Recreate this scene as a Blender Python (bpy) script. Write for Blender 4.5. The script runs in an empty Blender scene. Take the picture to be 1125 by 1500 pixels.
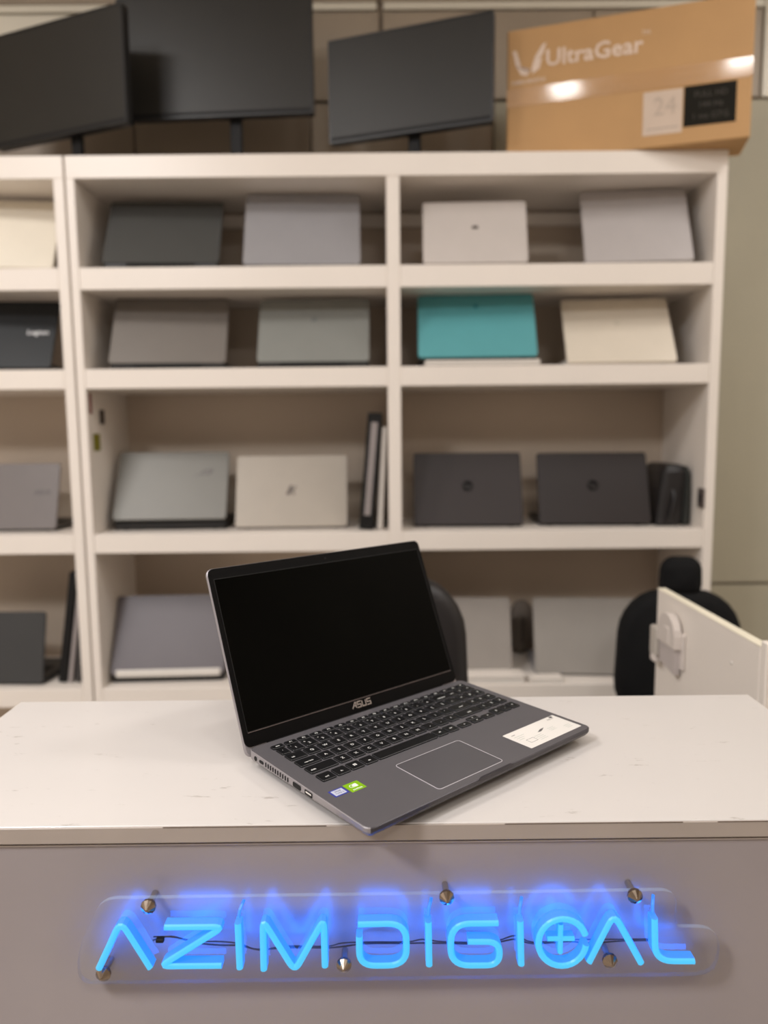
import bpy, bmesh, math, random
from mathutils import Matrix, Vector
random.seed(7)
D = bpy.data; SC = bpy.context.scene; COL = SC.collection
R = math.radians

# ------------------------------------------------------------------ camera
cam = D.cameras.new('camera'); camo = D.objects.new('camera', cam); COL.objects.link(camo)
cam.sensor_fit = 'VERTICAL'; cam.sensor_height = 36.0; cam.lens = 25.0
cam.clip_start = 0.02; cam.clip_end = 50
pitch, roll, yawc = R(-6.372), R(0.554), R(0.097)
camo.matrix_world = Matrix.Translation((0, 0, 1.3928)) @ Matrix.Rotation(-yawc, 4, 'Z') @ Matrix.Rotation(R(90) + pitch, 4, 'X') @ Matrix.Rotation(-roll, 4, 'Z')
cam.dof.use_dof = True; cam.dof.focus_distance = 0.80; cam.dof.aperture_fstop = 2.7
SC.camera = camo

# ------------------------------------------------------------------ world, lights, exposure
w = D.worlds.new('world'); SC.world = w; w.use_nodes = True
w.node_tree.nodes['Background'].inputs[0].default_value = (0.6, 0.57, 0.55, 1)
w.node_tree.nodes['Background'].inputs[1].default_value = 0.15
SC.view_settings.view_transform = 'Standard'; SC.view_settings.look = 'None'
SC.view_settings.exposure = 0.24; SC.view_settings.gamma = 1.0; SC.view_settings.use_curve_mapping = False

def area_light(name, loc, sx, sy, power, col, spread=180):
    l = D.lights.new(name, 'AREA'); l.shape = 'RECTANGLE'; l.size = sx; l.size_y = sy
    l.energy = power; l.color = col; l.spread = R(spread)
    o = D.objects.new(name, l); COL.objects.link(o); o.location = loc
    return o
CEIL = 3.3
LAMPS = [(-1.7, -0.9, 66, (.97, .965, 1), .56), (0.5, -1.3, 15, (1, .975, .955), .56), (-1.7, 0.7, 26, (1, .97, .95), .56), (.01, 0.60, 4.5, (1, .97, .95), .15),
         (.88, 0.42, 4.5, (1, .97, .95), .15), (1.9, 1.2, 16, (1, .97, .95), .56)]
LAMP_WHERE = ['above the shop floor by the left wall', 'above the shop floor, in the middle', 'over the left end of the counter', 'small, over the middle of the counter', 'small, over the right half of the counter', 'by the right wall']
for i, (x, y, e, c, sz) in enumerate(LAMPS):
    area_light('panel_light', (x, y, CEIL - 0.035), sz, sz, e, c)

# ------------------------------------------------------------------ materials
def lin(c):
    return tuple((v / 255 / 12.92) if v / 255 <= .04045 else ((v / 255 + .055) / 1.055) ** 2.4 for v in c)
def mat(name, c, rough=.5, metal=0., spec=.5, var=.04, scale=12., bump=0., bscale=60., coat=0., crough=.05, stretch=(1, 1, 1)):
    m = D.materials.new(name); m.use_nodes = True; nt = m.node_tree; b = nt.nodes['Principled BSDF']
    c = lin(c)
    tc = nt.nodes.new('ShaderNodeTexCoord'); mp = nt.nodes.new('ShaderNodeMapping'); mp.inputs['Scale'].default_value = stretch
    nt.links.new(tc.outputs['Object'], mp.inputs['Vector'])
    nz = nt.nodes.new('ShaderNodeTexNoise'); nz.inputs['Scale'].default_value = scale; nz.inputs['Detail'].default_value = 5
    nt.links.new(mp.outputs[0], nz.inputs['Vector'])
    cr = nt.nodes.new('ShaderNodeValToRGB')
    cr.color_ramp.elements[0].position = .3; cr.color_ramp.elements[1].position = .7
    cr.color_ramp.elements[0].color = tuple(max(0, v * (1 - var)) for v in c) + (1,)
    cr.color_ramp.elements[1].color = tuple(min(1, v * (1 + var)) for v in c) + (1,)
    nt.links.new(nz.outputs['Fac'], cr.inputs[0]); nt.links.new(cr.outputs[0], b.inputs['Base Color'])
    b.inputs['Roughness'].default_value = rough; b.inputs['Metallic'].default_value = metal
    b.inputs['Specular IOR Level'].default_value = spec
    b.inputs['Coat Weight'].default_value = coat; b.inputs['Coat Roughness'].default_value = crough
    if bump:
        n2 = nt.nodes.new('ShaderNodeTexNoise'); n2.inputs['Scale'].default_value = bscale; n2.inputs['Detail'].default_value = 3
        nt.links.new(mp.outputs[0], n2.inputs['Vector'])
        bp = nt.nodes.new('ShaderNodeBump'); bp.inputs['Strength'].default_value = bump; bp.inputs['Distance'].default_value = .002
        nt.links.new(n2.outputs['Fac'], bp.inputs['Height']); nt.links.new(bp.outputs[0], b.inputs['Normal'])
    return m
def emis(name, c, s):
    m = D.materials.new(name); m.use_nodes = True; nt = m.node_tree
    b = nt.nodes['Principled BSDF']; b.inputs['Base Color'].default_value = (.05, .1, .15, 1)
    b.inputs['Emission Color'].default_value = tuple(c) + (1,); b.inputs['Emission Strength'].default_value = s
    b.inputs['Roughness'].default_value = .4
    return m
M = {}
M['wall'] = mat('wall_paint', (176, 170, 150), .6, var=.05, scale=2)
M['wall_room'] = mat('room_wall_paint', (222, 212, 200), .7)
M['ceiling'] = mat('ceiling_paint', (232, 226, 218), .8)
M['floor'] = mat('floor_tile', (178, 168, 156), .35, var=.1)
M['cream'] = mat('cream_panel', (226, 220, 204), .4, var=.04, scale=3)
M['taupe'] = mat('taupe_panel', (160, 146, 128), .45, var=.1, scale=2.5)
M['darktaupe'] = mat('dark_taupe_panel', (138, 124, 108), .45, var=.1, scale=2.5)
M['shelf'] = mat('white_laminate', (235, 226, 216), .35, var=.02, scale=3)
M['seam'] = mat('shelf_seam_dark', (120, 105, 88), .6)
M['back'] = mat('shelf_backboard', (196, 180, 162), .45, var=.06, scale=2)
M['edge'] = mat('counter_edge_band', (172, 160, 150), .4)
M['panel'] = mat('grey_counter_laminate', (158, 149, 149), .3, var=.05, scale=5, coat=.15, crough=.12)
M['black'] = mat('black_plastic', (22, 21, 21), .4)
M['blackm'] = mat('black_matte', (16, 15, 15), .6, spec=.3)
M['chrome'] = mat('chrome', (200, 198, 195), .12, metal=1, var=.02)
M['silver'] = mat('silver_lid', (176, 174, 176), .38, metal=.35, var=.02)
M['white'] = mat('white_plastic', (222, 216, 208), .35, var=.02)
M['leather'] = mat('black_leather', (26, 23, 24), .45, var=.15, bump=.4, bscale=180)
M['mesh'] = mat('black_fabric', (17, 17, 18), .8, var=.2, bump=.6, bscale=400, spec=.2)
# counter top: white laminate with small scuffs
def counter_mat():
    m = mat('scuffed_white_laminate', (207, 201, 196), .32, var=.012, scale=4, coat=.1)
    nt = m.node_tree; b = nt.nodes['Principled BSDF']; src = b.inputs['Base Color'].links[0].from_socket
    tc = nt.nodes.new('ShaderNodeTexCoord'); mp = nt.nodes.new('ShaderNodeMapping'); mp.inputs['Scale'].default_value = (14, 60, 14)
    mp.inputs['Rotation'].default_value = (0, 0, .35)
    nt.links.new(tc.outputs['Object'], mp.inputs['Vector'])
    nz = nt.nodes.new('ShaderNodeTexNoise'); nz.inputs['Scale'].default_value = 1.6; nz.inputs['Detail'].default_value = 8; nz.inputs['Roughness'].default_value = .7
    nt.links.new(mp.outputs[0], nz.inputs['Vector'])
    cr = nt.nodes.new('ShaderNodeValToRGB'); cr.color_ramp.elements[0].position = .635; cr.color_ramp.elements[1].position = .69
    cr.color_ramp.elements[0].color = (0, 0, 0, 1); cr.color_ramp.elements[1].color = (.55, .55, .55, 1)
    nt.links.new(nz.outputs['Fac'], cr.inputs[0])
    mx = nt.nodes.new('ShaderNodeMix'); mx.data_type = 'RGBA'
    nt.links.new(cr.outputs[0], mx.inputs[0]); nt.links.new(src, mx.inputs[6]); mx.inputs[7].default_value = lin((150, 140, 130)) + (1,)
    nt.links.new(mx.outputs[2], b.inputs['Base Color'])
    return m
M['top'] = counter_mat()
# clear acrylic: see-through with a fresnel gloss
def acrylic():
    m = D.materials.new('clear_acrylic'); m.use_nodes = True; nt = m.node_tree; nt.nodes.clear()
    o = nt.nodes.new('ShaderNodeOutputMaterial'); t = nt.nodes.new('ShaderNodeBsdfTransparent'); g = nt.nodes.new('ShaderNodeBsdfGlossy')
    t.inputs[0].default_value = (.985, .99, .995, 1); g.inputs['Roughness'].default_value = .02
    f = nt.nodes.new('ShaderNodeFresnel'); f.inputs[0].default_value = 1.3
    mx = nt.nodes.new('ShaderNodeMixShader')
    nt.links.new(f.outputs[0], mx.inputs[0]); nt.links.new(t.outputs[0], mx.inputs[1]); nt.links.new(g.outputs[0], mx.inputs[2])
    nt.links.new(mx.outputs[0], o.inputs[0]); return m
def acrylic_edge():
    m = D.materials.new('glow_tinted_acrylic_edge'); m.use_nodes = True; nt = m.node_tree; nt.nodes.clear()
    o = nt.nodes.new('ShaderNodeOutputMaterial'); t = nt.nodes.new('ShaderNodeBsdfTransparent'); g = nt.nodes.new('ShaderNodeBsdfPrincipled')
    g.inputs['Base Color'].default_value = (.45, .58, .8, 1); g.inputs['Roughness'].default_value = .2  # pale blue base colour imitates sign light piped to the plate edges
    mx = nt.nodes.new('ShaderNodeMixShader'); mx.inputs[0].default_value = .25
    nt.links.new(t.outputs[0], mx.inputs[1]); nt.links.new(g.outputs[0], mx.inputs[2]); nt.links.new(mx.outputs[0], o.inputs[0]); return m
M['acrylic'] = acrylic(); M['acrylic_edge'] = acrylic_edge()
M['neon'] = emis('neon_front', (.035, .47, .85), .95)
M['neon_side'] = emis('neon_side', (.012, .15, .7), 1.3)
M['neon_back'] = emis('neon_back', (.012, .15, .9), 16)
M['lamp'] = emis('lamp_diffuser', (1, .94, .86), 3.0)

# ------------------------------------------------------------------ helpers
def rr(x0, x1, y0, y1, r, seg=4, inset=0.):
    x0 += inset; x1 -= inset; y0 += inset; y1 -= inset; r = max(r - inset, 1e-5)
    pts = []
    for cx, cy, a0 in ((x1 - r, y1 - r, 0), (x0 + r, y1 - r, 90), (x0 + r, y0 + r, 180), (x1 - r, y0 + r, 270)):
        for k in range(seg + 1):
            a = R(a0 + 90 * k / seg); pts.append((cx + r * math.cos(a), cy + r * math.sin(a)))
    return pts
def loft(bm, rings, cap0=True, cap1=True, mi=0):
    vs = [[bm.verts.new(p) for p in ring] for ring in rings]
    for a, b in zip(vs, vs[1:]):
        n = len(a)
        for i in range(n):
            f = bm.faces.new((a[i], a[(i + 1) % n], b[(i + 1) % n], b[i])); f.material_index = mi
    if cap0: bm.faces.new(list(reversed(vs[0]))).material_index = mi
    if cap1: bm.faces.new(vs[-1]).material_index = mi
    return vs
def slab(bm, x0, x1, y0, y1, z0, z1, r=.001, c=.0005, seg=2):
    "rounded rectangle plate with chamfered rims"
    L = [(c, z0), (0, z0 + c), (0, z1 - c), (c, z1)]
    loft(bm, [[(px, py, z) for px, py in rr(x0, x1, y0, y1, r, seg, i)] for i, z in L])
    return bm
def box(bm, x0, x1, y0, y1, z0, z1, c=.0015):
    return slab(bm, x0, x1, y0, y1, z0, z1, c * 1.5, c, 1)
def ring(bm, x0, x1, y0, y1, z0, z1, r, t, seg=4):
    "rectangular frame of width t"
    o = rr(x0, x1, y0, y1, r, seg); i = rr(x0, x1, y0, y1, r, seg, t); n = len(o)
    V = [[bm.verts.new((p[0], p[1], z)) for p in q] for q, z in ((o, z0), (o, z1), (i, z1), (i, z0))]
    for k in range(4):
        a, b = V[k], V[(k + 1) % 4]
        for j in range(n): bm.faces.new((a[j], a[(j + 1) % n], b[(j + 1) % n], b[j]))
    return bm
def lathe(bm, prof, n=20, mtx=None):
    rings = [[(r * math.cos(2 * math.pi * k / n), r * math.sin(2 * math.pi * k / n), z) for k in range(n)] for r, z in prof]
    s = len(bm.verts); loft(bm, rings)
    if mtx: bmesh.ops.transform(bm, matrix=mtx, verts=list(bm.verts)[s:])
    return bm
def sweep(bm, pts, prof, closed=False, mi=None):
    "sweep a profile [(a along in-plane normal, b along y)] along pts [(x,z)]"
    n = len(pts); rings = []
    for i, p in enumerate(pts):
        a = pts[i - 1] if (i or closed) else p; b = pts[(i + 1) % n] if (i < n - 1 or closed) else p
        d1 = Vector((p[0] - a[0], p[1] - a[1])); d2 = Vector((b[0] - p[0], b[1] - p[1]))
        if d1.length < 1e-9: d1 = d2
        if d2.length < 1e-9: d2 = d1
        d1.normalize(); d2.normalize(); t = (d1 + d2)
        if t.length < 1e-6: t = d1.copy()
        t.normalize(); nn = Vector((-t.y, t.x)); k = 1 / max(.45, t.dot(d2))
        rings.append([(p[0] + nn.x * q[0] * k, q[1], p[1] + nn.y * q[0] * k) for q in prof])
    vs = [[bm.verts.new(q) for q in r_] for r_ in rings]; m = len(prof)
    pr = list(zip(vs, vs[1:])) + ([(vs[-1], vs[0])] if closed else [])
    for a, b in pr:
        for j in range(m):
            f = bm.faces.new((a[j], a[(j + 1) % m], b[(j + 1) % m], b[j]))
            if mi: f.material_index = mi[j]
    if not closed:
        for v in (vs[0], vs[-1]):
            f = bm.faces.new(v)
            if mi: f.material_index = mi[0]
    return bm
def tube(bm, pts, r, n=8):
    pts = [Vector(p) for p in pts]; rings = []
    for i, p in enumerate(pts):
        t = (pts[min(i + 1, len(pts) - 1)] - pts[max(i - 1, 0)]).normalized()
        u = t.orthogonal().normalized() if i == 0 else (u - t * u.dot(t)).normalized()
        v = t.cross(u)
        rings.append([tuple(p + (u * math.cos(2 * math.pi * k / n) + v * math.sin(2 * math.pi * k / n)) * r) for k in range(n)])
    loft(bm, rings); return bm
def smooth(pts, k=5, closed=False):
    "Catmull-Rom"
    P = [Vector(p) for p in pts]; n = len(P); out = []
    for i in range(n if closed else n - 1):
        p0 = P[i - 1] if (i or closed) else P[0]; p1 = P[i]; p2 = P[(i + 1) % n]; p3 = P[(i + 2) % n] if (closed or i + 2 < n) else P[-1]
        for j in range(k):
            t = j / k
            out.append(tuple(.5 * ((2 * p1) + (p2 - p0) * t + (2 * p0 - 5 * p1 + 4 * p2 - p3) * t * t + (3 * p1 - p0 - 3 * p2 + p3) * t ** 3)))
    if not closed: out.append(tuple(P[-1]))
    return out
def fin(bm, name, sm=False):
    bmesh.ops.recalc_face_normals(bm, faces=bm.faces)
    me = D.meshes.new(name); bm.to_mesh(me); bm.free()
    if sm:
        for p in me.polygons: p.use_smooth = True
    return me
def obj(name, bm, m, parent=None, loc=None, rot=None, mtx=None, sm=False, label=None):
    me = fin(bm, name, sm) if isinstance(bm, bmesh.types.BMesh) else bm
    for q in (m if isinstance(m, (list, tuple)) else [m]):
        if len(me.materials) < (len(m) if isinstance(m, (list, tuple)) else 1): me.materials.append(q)
    o = D.objects.new(name, me); COL.objects.link(o)
    if parent: o.parent = parent
    if mtx is not None: o.matrix_basis = mtx
    if loc: o.location = loc
    if rot: o.rotation_euler = rot
    if label: o['label'] = label
    return o
def thing(name, label, cat, loc=(0, 0, 0), rz=0, group=None):
    o = D.objects.new(name, None); COL.objects.link(o); o.location = loc; o.rotation_euler = (0, 0, rz); o.empty_display_size = .05
    o['label'] = label; o['category'] = cat
    if group: o['group'] = group
    return o
def tag(o, label, cat, group=None):
    o['label'] = label; o['category'] = cat
    if group: o['group'] = group
    return o
def B(): return bmesh.new()
_tc = {}
def text_mesh(s, size, ext=.00005, sx=1., bold=0.):
    "lettering as a flat mesh, centred on its own origin, lying in XY"
    k = (s, size, ext, sx, bold)
    if k in _tc: return _tc[k]
    cu = D.curves.new('lettering', 'FONT'); cu.body = s; cu.size = size; cu.align_x = 'CENTER'; cu.align_y = 'CENTER'
    cu.extrude = ext; cu.offset = bold; cu.resolution_u = 2
    o = D.objects.new('tmp', cu); COL.objects.link(o)
    dg = bpy.context.evaluated_depsgraph_get(); me = D.meshes.new_from_object(o.evaluated_get(dg))
    D.objects.remove(o); me.transform(Matrix.Diagonal((sx, 1, 1, 1))); _tc[k] = me
    return me
def struct(name, bm, m, **k):
    o = obj(name, bm, m, **k); o['kind'] = 'structure'; return o

# ------------------------------------------------------------------ room shell
X0, X1, Y0, Y1 = -3.2, 2.6, -4.0, 2.76
struct('floor', box(B(), X0, X1, Y0, Y1, -.05, 0), M['floor'])
struct('ceiling', box(B(), X0, X1, Y0, Y1, CEIL, CEIL + .05), M['ceiling'])
struct('wall_left', box(B(), X0 - .1, X0, Y0, Y1, 0, CEIL), M['wall_room'])
struct('wall_right', box(B(), X1, X1 + .1, Y0, Y1, 0, CEIL), M['wall_room'])
struct('wall_front', box(B(), X0, X1, Y0 - .1, Y0, 0, CEIL), M['wall_room'])
wb = struct('wall_back', box(B(), X0, X1, Y1 + .012, Y1 + .1, 0, CEIL), M['darktaupe'])
# cladding boards of the back wall, with open joints between them
g = .003
for (x0, x1, z0, z1, m) in [
    (X0, -1.103, 2.60, 2.905, 'cream'), (-1.097, -.30, 2.60, 2.905, 'cream'), (-.30, .005, 2.60, 2.905, 'taupe'), (.015, .78, 2.60, 2.905, 'taupe'),
    (.78, 1.395, 2.60, 2.905, 'taupe'), (1.40, X1, 2.60, 3.29, 'cream'),
    (X0, -.9, 1.70, 2.594, 'darktaupe'), (-.9, -.25, 1.70, 2.594, 'darktaupe'), (-.25, .42, 1.70, 2.594, 'taupe'), (.42, 1.10, 1.70, 2.594, 'wall'), (1.10, X1, .79, 2.594, 'wall'),
    (X0, 1.10, .02, 1.695, 'darktaupe'), (1.10, X1, .02, .785, 'wall'),
    (X0, -.0, 2.935, 3.29, 'taupe'), (0.01, 1.395, 2.935, 3.29, 'taupe')]:
    obj('wall_panel', box(B(), x0 + g, x1 - g, Y1 - .008, Y1 + .012, z0 + g, z1 - g, .001), M[m], wb)
for x0, x1 in ((X0, -.005), (.02, 1.395)):
    obj('wall_strip', box(B(), x0, x1, Y1 - .014, Y1 + .012, 2.908, 2.932, .001), M['cream'], wb)
# dark slabs added unseen behind the camera for the monitor screens to reflect
d = struct('reflection_slab_1', box(B(), -1.75, -.85, Y0, Y0 + .04, 0, 2.1), M['blackm'])
obj('slab_handle', box(B(), -.98, -.95, Y0 + .04, Y0 + .08, .95, 1.12), M['chrome'], d)
struct('reflection_slab_2', box(B(), X0, X0 + .04, -2.2, -1.2, 0, 2.2), M['blackm'])
for i, (x, y, e, c, sz) in enumerate(LAMPS):
    t = thing('ceiling_light', 'square flat ceiling light panel ' + LAMP_WHERE[i], 'light', (x, y, CEIL), group='ceiling light panels'); q = sz / 2
    obj('frame', ring(B(), -q - .03, q + .03, -q - .03, q + .03, -.03, 0, .01, .025), M['white'], t)
    obj('diffuser', slab(B(), -q - .005, q + .005, -q - .005, q + .005, -.018, -.004, .005, .001), M['lamp'], t)

# ------------------------------------------------------------------ shelving
SY0, SY1 = 2.30, 2.68
LV = [(2.182, 2.250), (1.847, 1.915), (1.540, 1.602), (1.008, 1.070), (.488, .550), (.06, .10)]
def shelving(xa, xb, mids, label):
    t = thing('display_shelving', label, 'shelving', ((xa + xb) / 2, SY0, 0)); cx = (xa + xb) / 2
    sp = .027
    def P(name, x0, x1, y0, y1, z0, z1, m='shelf', c=.0015):
        return obj(name, box(B(), x0 - cx, x1 - cx, y0 - SY0, y1 - SY0, z0, z1, c), M[m], t)
    P('top_board', xa + sp * 0, xb, SY0, SY1, LV[0][0], LV[0][1])
    P('side_panel', xa, xa + sp, SY0, SY1, 0, LV[0][0]); P('side_panel', xb - sp - .006, xb, SY0, SY1, 0, LV[0][0])
    for m in mids: P('divider', m - .021, m + .021, SY0 + .001, SY1, 0, LV[0][0])
    xs = [xa + sp] + sum([[m - .021, m + .021] for m in mids], []) + [xb - sp - .006]
    for a, b in zip(xs[::2], xs[1::2]):
        for z0, z1 in LV[1:]: P('shelf_board', a, b, SY0 + .001, SY1 - .012, z0, z1)
    P('back_panel', xa + .004, xb - .004, SY1 - .012, SY1 + .001, .01, LV[0][1] - .004, 'back')
    for a, b in zip(xs[::2], xs[1::2]): P('hanging_rail', a, b, SY1 - .03, SY1 - .012, LV[0][0] - .055, LV[0][0] - .012, 'shelf')
    return t
SH = shelving(-.971, 1.079, [.041], 'white two-bay shelving unit in the middle with open laptops on its shelves')
SHL = shelving(-2.02, -.977, [], 'white shelving unit at the left edge, beside the two-bay unit')

# ------------------------------------------------------------------ laptops on the shelves
def lid_mat(name, c, rough=.4, metal=.2):
    return mat(name, c, rough, metal * .3, spec=.3, var=.02)
def shelf_laptop(label, cat_group, xc, xt, w_, dy, dz, y, z, lid, base, logo=None, thick=.009, bth=.017, notch=False, D_=.235, bm_=None):
    """a laptop whose lid back faces the shop; the base runs back into the shelf under the leaning lid"""
    yaw = math.atan2(-(xt - xc), dy) * .4
    t = thing('laptop', label, 'laptop', (xc, y, z + .0006), yaw, cat_group)
    zb = .004 if bth < .019 else bth + .006
    L = math.hypot(dy, dz - zb * (1 if bth > .019 else .5)); lean = math.atan2(dy, dz)
    h = w_ / 2
    obj('base', slab(B(), -h, h, .0, D_, .003, .003 + bth, .012, .003, 3), base, t)
    for sx in (-h + .03, h - .05):
        obj('foot', slab(B(), sx, sx + .02, .012, .02, 0, .0032, .002, .0005), M['blackm'], t)
    obj('keyboard', slab(B(), -h + .03, h - .03, .03, .14, .003 + bth, .0045 + bth, .004, .0005), M['blackm'], t)
    mt = Matrix.Translation((0, -.004, zb + .003)) @ Matrix.Rotation(math.pi / 2 - lean, 4, 'X')
    ld = obj('lid', slab(B(), -h, h, (.0 if not notch else .012), L, -thick / 2, thick / 2, .011, .0018, 3), lid, t, mtx=mt)
    obj('screen', slab(B(), -h + .008, h - .008, .02, L - .01, -thick / 2 - .0008, -thick / 2, .002, .0002), M['blackm'], ld)
    if notch:
        b = B(); slab(b, -h * .58, h * .58, -.002, .016, -thick / 2, thick / 2 - .002, .004, .001)
        obj('hinge_cover', b, M['blackm'], ld)
    top = thick / 2
    if logo: logo(ld, L, top)
    return t
def lg_text(s, x, yf, size, col, rot=0):
    m = mat('lid_lettering', col, .4)
    def f(ld, L, top): obj('lettering', text_mesh(s, size, .0002, 1, .0004), m, ld, loc=(x, L * yf, top + .0003), rot=(0, 0, rot))
    return f
def lg_round(x, yf, r, col, s=None, col2=(120, 115, 112)):
    m = mat('lid_emblem', col, .7, spec=.1); m2 = mat('lid_emblem_letters', col2, .3)
    def f(ld, L, top):
        e = obj('emblem', lathe(B(), [(r, 0), (r, .0006), (r * .9, .0008)], 24), m, ld, loc=(x, L * yf, top))
        if s: obj('lettering', text_mesh(s, r * 1.5, .0001), m2, e, loc=(0, 0, .001))
    return f
def lg_shape(x, yf, polys, col):
    m = mat('lid_emblem', col, .3)
    def f(ld, L, top):
        b = B()
        for p in polys: loft(b, [[(q[0], q[1], z) for q in p] for z in (0, .0008)])
        obj('emblem', b, m, ld, loc=(x, L * yf, top))
    return f
z1, z2, z3, z4 = 1.915, 1.602, 1.070, .550
GR = [None] * 5
eye = [[(-.035, -.012), (-.012, -.006), (.0, .010), (.034, .014), (.030, .006), (.004, .004), (-.006, -.008)], [(.000, -.010), (.026, -.006), (.034, .010), (.029, .010), (.022, -.001), (.004, -.004)]]
kmark = [[(-.02, -.015), (-.006, .018), (.004, .018), (-.004, -.015)], [(.000, .002), (.014, .016), (.018, .016), (.006, -.002), (.012, -.016), (.006, -.016)]]
smark = [[(-.010, -.004), (-.008, .006), (.010, .006), (.012, -.004)]]
L_ = shelf_laptop
L_('white laptop on the top shelf of the left unit, cut by the photo edge', None, -1.216, -1.250, .344, .135, .245, 2.33, z1, lid_mat('pearl_white', (232, 224, 208), .25), M['white'])
L_('dark grey gaming laptop at the left end of the top shelf', None, -.697, -.710, .368, .135, .235, 2.33, z1, lid_mat('gunmetal', (72, 72, 70)), M['black'], notch=True)
L_('silver-lilac laptop on the top shelf just left of the divider', None, -.249, -.257, .372, .123, .252, 2.33, z1, lid_mat('lilac_silver', (150, 148, 150)), M['black'])
L_('pale silver laptop with small dark emblem on the top shelf, right of the divider', None, .302, .307, .332, .068, .208, 2.33, z1, lid_mat('pale_silver', (196, 188, 182)), M['silver'], lg_shape(0, .57, smark, (60, 50, 45)))
L_('plain light grey laptop at the right end of the top shelf', None, .821, .843, .338, .115, .253, 2.33, z1, lid_mat('light_grey', (176, 170, 168)), M['silver'])
L_('black laptop with small white lettering on the second shelf of the left unit', None, -1.24, -1.27, .342, .13, .232, 2.33, z2, lid_mat('charcoal', (46, 48, 50)), M['black'], lg_text('Legion', .115, .52, .026, (215, 215, 215)))
L_('grey gaming laptop with a dark hinge notch at the left end of the second shelf', None, -.689, -.705, .373, .125, .236, 2.33, z2, lid_mat('ash_grey', (116, 110, 104)), M['black'], notch=True)
L_('pale green-grey gaming laptop with hinge notch, second shelf, left of the divider', None, -.22, -.219, .363, .114, .228, 2.33, z2, lid_mat('green_grey', (130, 131, 126)), M['black'], notch=True, logo=lg_round(0, .68, .010, (118, 120, 118)))
L_('open teal laptop resting on a closed white one, second shelf, right bay', None, .31, .321, .382, .115, .216, 2.325, z2 + .0205, lid_mat('teal', (90, 158, 163), .35), M['black'], bth=.012, logo=lg_round(0, .8, .008, (50, 120, 125)))
L_('cream white laptop at the right end of the second shelf', None, .775, .793, .350, .135, .222, 2.33, z2, lid_mat('cream_white', (214, 204, 188), .25), M['white'], lg_round(0, .6, .009, (196, 188, 172)))
L_('mid grey laptop with faint lettering on the third shelf of the left unit', None, -1.299, -1.301, .378, .069, .222, 2.40, z3, lid_mat('mid_grey', (118, 112, 110)), M['black'], lg_text('ASUS', .135, .55, .024, (80, 76, 76)))
L_('silver-green gaming laptop with a slanted emblem and thick black base, third shelf', None, -.724, -.734, .381, .125, .250, 2.40, z3, lid_mat('silver_green', (120, 118, 112)), M['black'], lg_shape(.105, .68, eye, (88, 82, 80)), bth=.026)
L_('plain champagne silver laptop with small dark angular emblem, third shelf', None, -.311, -.316, .381, .087, .24, 2.40, z3, lid_mat('champagne', (166, 157, 145)), M['silver'], lg_shape(0, .50, kmark, (90, 80, 72)))
L_('dark brown-grey laptop with round black emblem, third shelf, left one of the dark pair', None, .291, .301, .372, .1, .243, 2.40, z3, lid_mat('umber', (46, 39, 38)), M['black'], lg_round(0, .53, .019, (13, 11, 11), 'hp', (48, 42, 40)))
L_('dark brown-grey laptop with round black emblem, third shelf, right one, beside the black bag', None, .721, .733, .376, .089, .24, 2.40, z3, lid_mat('umber_dark', (43, 37, 36)), M['black'], lg_round(0, .53, .019, (13, 11, 11), 'hp', (46, 40, 38)))
L_('dark laptop on the bottom visible shelf of the left unit', None, -1.342, -1.337, .367, .05, .238, 2.35, z4, lid_mat('slate', (64, 64, 64)), M['black'])
# open gaming laptop with silver rear strip on the fourth shelf
t = L_('purple-grey gaming laptop with silver rear strip above its black base, fourth shelf', None, -.741, -.755, .384, .13, .268, 2.36, z4, lid_mat('purple_grey', (98, 92, 94)), M['black'], bth=.02)
obj('rear_strip', slab(B(), -.175, .18, -.012, .012, .022, .046, .008, .004, 3), M['white'], t, label='silver rear strip')
L_('silver laptop on the fourth shelf half hidden behind the black office chair', None, .258, .268, .366, .093, .255, 2.38, z4, lid_mat('warm_silver', (150, 143, 136)), M['silver'])
L_('silver laptop on the fourth shelf between the two black chairs', None, .70, .717, .355, .094, .249, 2.38, z4, lid_mat('warm_silver_b', (152, 146, 139)), M['silver'])
# closed white laptop under the teal one
t = thing('closed_laptop', 'closed thin white laptop lying under the open teal laptop', 'laptop', (.325, 2.322, z2 + .0006))
obj('base', slab(B(), -.185, .185, -.015, .22, .0015, .010, .01, .002, 3), M['white'], t)
obj('lid', slab(B(), -.185, .185, -.015, .22, .0105, .0185, .01, .002, 3), M['white'], t)
for sx in (-.15, .13): obj('foot', slab(B(), sx, sx + .02, 0, .01, 0, .0018, .002, .0004), M['blackm'], t)
# white sheets / trays on the fourth shelf
for (xa, xb, ya, yb, h_, lab) in [(.24, .47, 2.31, 2.372, .028, 'low white carton in front of the silver laptop behind the chair'), (.49, .60, 2.31, 2.36, .016, 'small white paper stack on the fourth shelf between two silver laptops')]:
    t = thing('white_carton', lab, 'carton', ((xa + xb) / 2, (ya + yb) / 2, z4 + .0006)); hx, hy = (xb - xa) / 2, (yb - ya) / 2
    obj('tray', box(B(), -hx, hx, -hy, hy, 0, h_ * .7), M['white'], t); obj('lid', box(B(), -hx - .002, hx + .002, -hy - .002, hy + .002, h_ * .7, h_), M['shelf'], t)

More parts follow.
